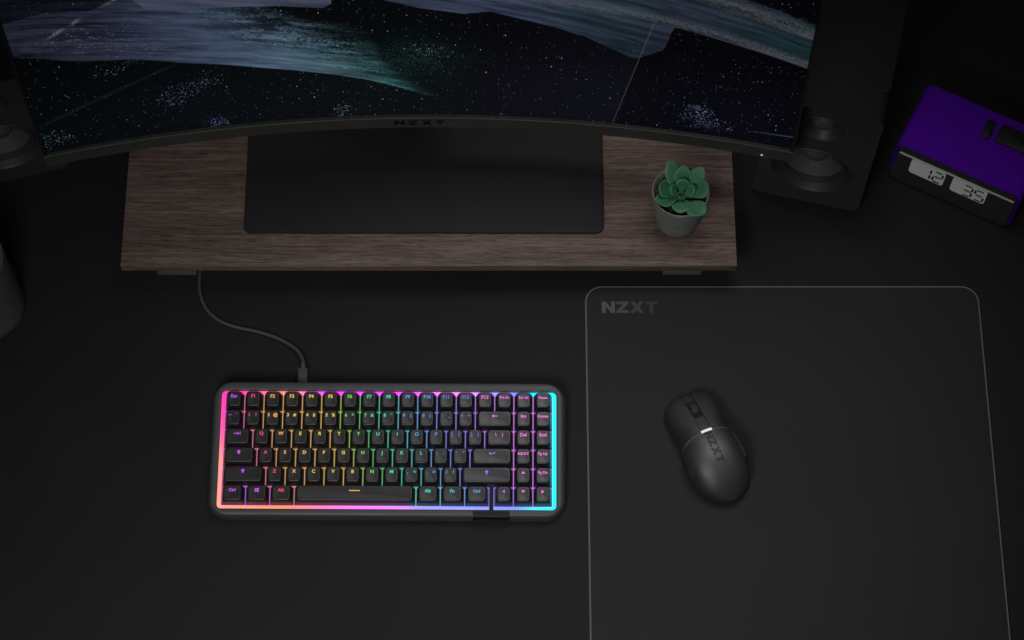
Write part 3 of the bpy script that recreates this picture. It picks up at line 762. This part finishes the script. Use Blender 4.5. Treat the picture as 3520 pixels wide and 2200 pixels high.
st_ = obj('strap', strip('strap', .0021, P[:4]), M['plate_dark'], kb, Matrix.Translation((sx, 0, 0)))
P = [tl((0, y, z))[1:] for y, z in ((-.0625, .0060), (-.0664, .0061), (-.0684, .0052), (-.0692, .0030), (-.0694, -.0020), (-.0694, -.0050))]
tb = obj('logo_tab', strip('logo_tab', .0178, P), M['plate_dark'], kb, Matrix.Translation((sx, 0, 0)))
for L in letters('NZXT', .0030, .6):
    me = poly('logo_letter', [[(x*1.25, y) for x, y in L]])
    obj('logo_letter', me, M['kcase'], tb, TM @ Matrix.Translation((0, -.0697, .0002)) @ Matrix.Rotation(R(90), 4, 'X'))

# ------------------------------------------------------------------ keyboard cable
cb = thing('usb_cable', 'dark grey cable curling from under the shelf into the keyboard', 'cable', (-.2098, -.0707, 0))
pts = [(-.3170, .135, .0018), (-.3195, .095, .0018), (-.3205, .0539, .0018), (-.3190, .0299, .0018), (-.3110, .0109, .0018), (-.2967, -.0018, .0018), (-.2792, -.0089, .0018), (-.2574, -.0140, .0020), (-.2356, -.0222, .0026), (-.2180, -.0345, .0048), (-.2112, -.0455, .0075), (-.2100, -.0520, .0088)]
loc = Matrix.Translation((.2098, .0707, 0))
obj('cord', tube('cord', [loc @ p for p in catmull(pts, 8)], .0019), M['cable'], cb)
pr_ = Matrix.Translation((-.2098, -.0505, .0090)) @ Matrix.Rotation(R(90), 4, 'X')
obj('strain_relief', lathe('strain_relief', [(.0016, -.001), (.0024, 0), (.0026, .002), (.0027, .0070), (.0024, .0078)], 20), M['cable'], cb, loc @ pr_)
obj('plug', slab('plug', .0052, .0032, .0260, .0022, .0006, 6), M['cable'], cb, loc @ Matrix.Translation((-.2098, -.0575, .0090)) @ Matrix.Rotation(R(90), 4, 'X'))

# ------------------------------------------------------------------ mouse
ms = thing('mouse', 'black wireless computer mouse with a white light on the pad', 'mouse', (.1940, -.1440, .0032), R(22))
ML, MW = .119, .0338
def cat1(x, pts):
    xs = [p[0] for p in pts]
    for i in range(len(xs)-1):
        if x <= xs[i+1] or i == len(xs)-2:
            t = (x-xs[i])/(xs[i+1]-xs[i]); y = [p[1] for p in pts]
            b, c = y[i], y[i+1]; a = y[i-1] if i else 2*b-c; d_ = y[i+2] if i+2 < len(y) else 2*c-b
            return .5*(2*b+(c-a)*t+(2*a-5*b+4*c-d_)*t*t+(3*b-a-3*c+d_)*t**3)
def mw(t):
    t = min(max(t, 0), 1)
    if t < .5: e = max(0, 1-((.5-t)/.5)**10.0)**(1/2.9)
    else: e = max(0, 1-((t-.5)/.5)**3.1)**(1/2.05)
    k = min(max((t-.36)/.34, 0), 1); k = k*k*(3-2*k)
    return MW*e*(.885+.115*k-.03*math.exp(-((t-.42)/.12)**2))
import numpy as np
_mp = np.polyfit([0, .06, .15, .3, .45, .6, .72, .84, .93, 1], [.0150, .0188, .0238, .0305, .0352, .0368, .0350, .0290, .0208, .0120], 5)
def mh(t): return float(np.polyval(_mp, t))
def S(t, ph, off=0):
    w, h = max(mw(t)-off*1.0, 1e-5), mh(t)-off
    cx, sz = math.cos(ph), math.sin(ph)
    x = w*math.copysign(abs(cx)**.72, cx); z = h*abs(sz)**.74
    x *= 1-.10*(1-z/h)**1.5
    tt = .5+(t-.5)*(1-off/ML*2)
    return (x, ML/2-ML*tt, z)
def phx(t, x):
    q = min(1, abs(x)/max(mw(t), 1e-4))**(1/.72); return math.acos(math.copysign(q, x))
def trimt(ph): return .405+.055*abs(math.cos(ph))**1.44
def patch(name, ta, tb_, pa, pb, nu, nv, off=0, skirt=.0009, ease=0):
    g = []
    for i in range(nu+1):
        row = []
        for j in range(nv+1):
            vv = i/nu; vv = (vv, math.sin(vv*math.pi/2), 1-math.cos(vv*math.pi/2), (1-math.cos(vv*math.pi))/2)[ease]; tm_ = ta(math.pi/2)+(tb_(math.pi/2)-ta(math.pi/2))*vv
            ph = pa(tm_)+(pb(tm_)-pa(tm_))*j/nv
            row.append((ta(ph)+(tb_(ph)-ta(ph))*vv, ph))
        g.append(row)
    v = [S(t, p, off) for row in g for t, p in row]; f = []
    for i in range(nu):
        for j in range(nv): a = i*(nv+1)+j; f.append((a, a+nv+1, a+nv+2, a+1))
    loop = [(0, j) for j in range(nv+1)]+[(i, nv) for i in range(1, nu+1)]+[(nu, j) for j in range(nv-1, -1, -1)]+[(i, 0) for i in range(nu-1, 0, -1)]
    b0 = len(v)
    for i, j in loop: v.append(S(*g[i][j], off+skirt))
    m_ = len(loop)
    for k in range(m_):
        i, j = loop[k]; i2, j2 = loop[(k+1) % m_]; f.append((i*(nv+1)+j, i2*(nv+1)+j2, b0+(k+1) % m_, b0+k))
    me = mesh(name, v, f, True, 50)
    bm = bmesh.new(); bm.from_mesh(me); bmesh.ops.recalc_face_normals(bm, faces=bm.faces); bm.to_mesh(me); bm.free()
    return me
PI = math.pi
T0, T1 = .0012, .99999
full = (lambda t: PI, lambda t: 0.0)
obj('core', patch('core', lambda p: T0, lambda p: T1, *full, 60, 36, .0013, .0002, 3), M['mouse_dark'], ms)
obj('palm_shell', patch('palm_shell', lambda p: trimt(p)+.0235, lambda p: T1, *full, 48, 44, ease=1), M['mouse'], ms)
obj('mouse_button', patch('mouse_button', lambda p: T0+.012, lambda p: trimt(p)-.003, lambda t: PI-.12, lambda t: phx(t, -.0054), 30, 20, ease=2), M['mouse'], ms)
obj('mouse_button', patch('mouse_button', lambda p: T0, lambda p: trimt(p)-.003, lambda t: phx(t, .0054), lambda t: .12, 30, 20, ease=2), M['mouse'], ms)
obj('centre_strip', patch('centre_strip', lambda p: T0+.014, lambda p: trimt(p)-.003, lambda t: phx(t, -.0050), lambda t: phx(t, .0050), 24, 8, .0007), M['mouse'], ms)
obj('trim_band', patch('trim_band', lambda p: trimt(p)-.001, lambda p: trimt(p)+.0215, lambda t: PI-.25, lambda t: .25, 3, 48, .0004), M['mouse_trim'], ms)
obj('status_light', patch('status_light', lambda p: trimt(p)-.001, lambda p: trimt(p)+.0215, lambda t: phx(t, -.0056), lambda t: phx(t, .0056), 3, 10, .0001), M['white_led'], ms)
# wheel with its slot
def wheel():
    prof = []; n = 44; v, f = [], []
    for x, r in ((-.0035, .0085), (-.0034, .0100), (-.0028, .0107), (0, .0109), (.0028, .0107), (.0034, .0100), (.0035, .0085)):
        for k in range(n):
            a = 2*PI*k/n; rr = r*(1-.022*(k % 2)*(1 if abs(x) < .003 else 0)); v.append((x, rr*math.cos(a), rr*math.sin(a)))
    for i in range(6):
        for k in range(n): f.append((i*n+k, i*n+(k+1) % n, (i+1)*n+(k+1) % n, (i+1)*n+k))
    f.append(tuple(range(n))); f.append(tuple(range(6*n, 7*n))[::-1])
    return mesh('scroll_wheel', v, f, True, 30)
tw_ = .185; wz = S(tw_, PI/2)[2]
obj('wheel_slot', patch('wheel_slot', lambda p: tw_-.083, lambda p: tw_+.083, lambda t: phx(t, -.0043), lambda t: phx(t, .0043), 10, 4, .0003, .0008), M['mouse_dark'], ms)
obj('scroll_wheel', wheel(), M['wheel'], ms, Matrix.Translation((0, ML/2-ML*tw_, wz-.0085)))
for sgn in (1, -1):
    A0 = PI if sgn > 0 else 0
    ph = lambda k: (lambda t: (PI-k) if sgn > 0 else k)
    obj('side_button', patch('side_button', lambda p: .495, lambda p: .61, ph(.46), ph(.78), 10, 6, -.0017, .0024), M['mouse_side'], ms)
    obj('side_button', patch('side_button', lambda p: .617, lambda p: .725, ph(.46), ph(.78), 10, 6, -.0017, .0024), M['mouse_side'], ms)
for L in letters('NZXT', .0078, .14):
    bm = bmesh.new(); fc_ = bm.faces.new([bm.verts.new((x, y, 0)) for x, y in L])
    for ax_ in (0, 1):
        for k in range(-14, 15):
            co = [0, 0, 0]; co[ax_] = k*.0013+.0001; no = [0, 0, 0]; no[ax_] = 1
            bmesh.ops.bisect_plane(bm, geom=bm.verts[:]+bm.edges[:]+bm.faces[:], plane_co=co, plane_no=no, dist=1e-6)
    bmesh.ops.triangulate(bm, faces=bm.faces[:])
    for q in bm.verts:
        t = .575+q.co.x/ML*.98; p = S(t, phx(t, q.co.y), -.00035); q.co = p
    bmesh.ops.recalc_face_normals(bm, faces=bm.faces)
    me = bpy.data.meshes.new('logo_letter'); bm.to_mesh(me); bm.free()
    obj('logo_letter', me, M['mouse_print'], ms)
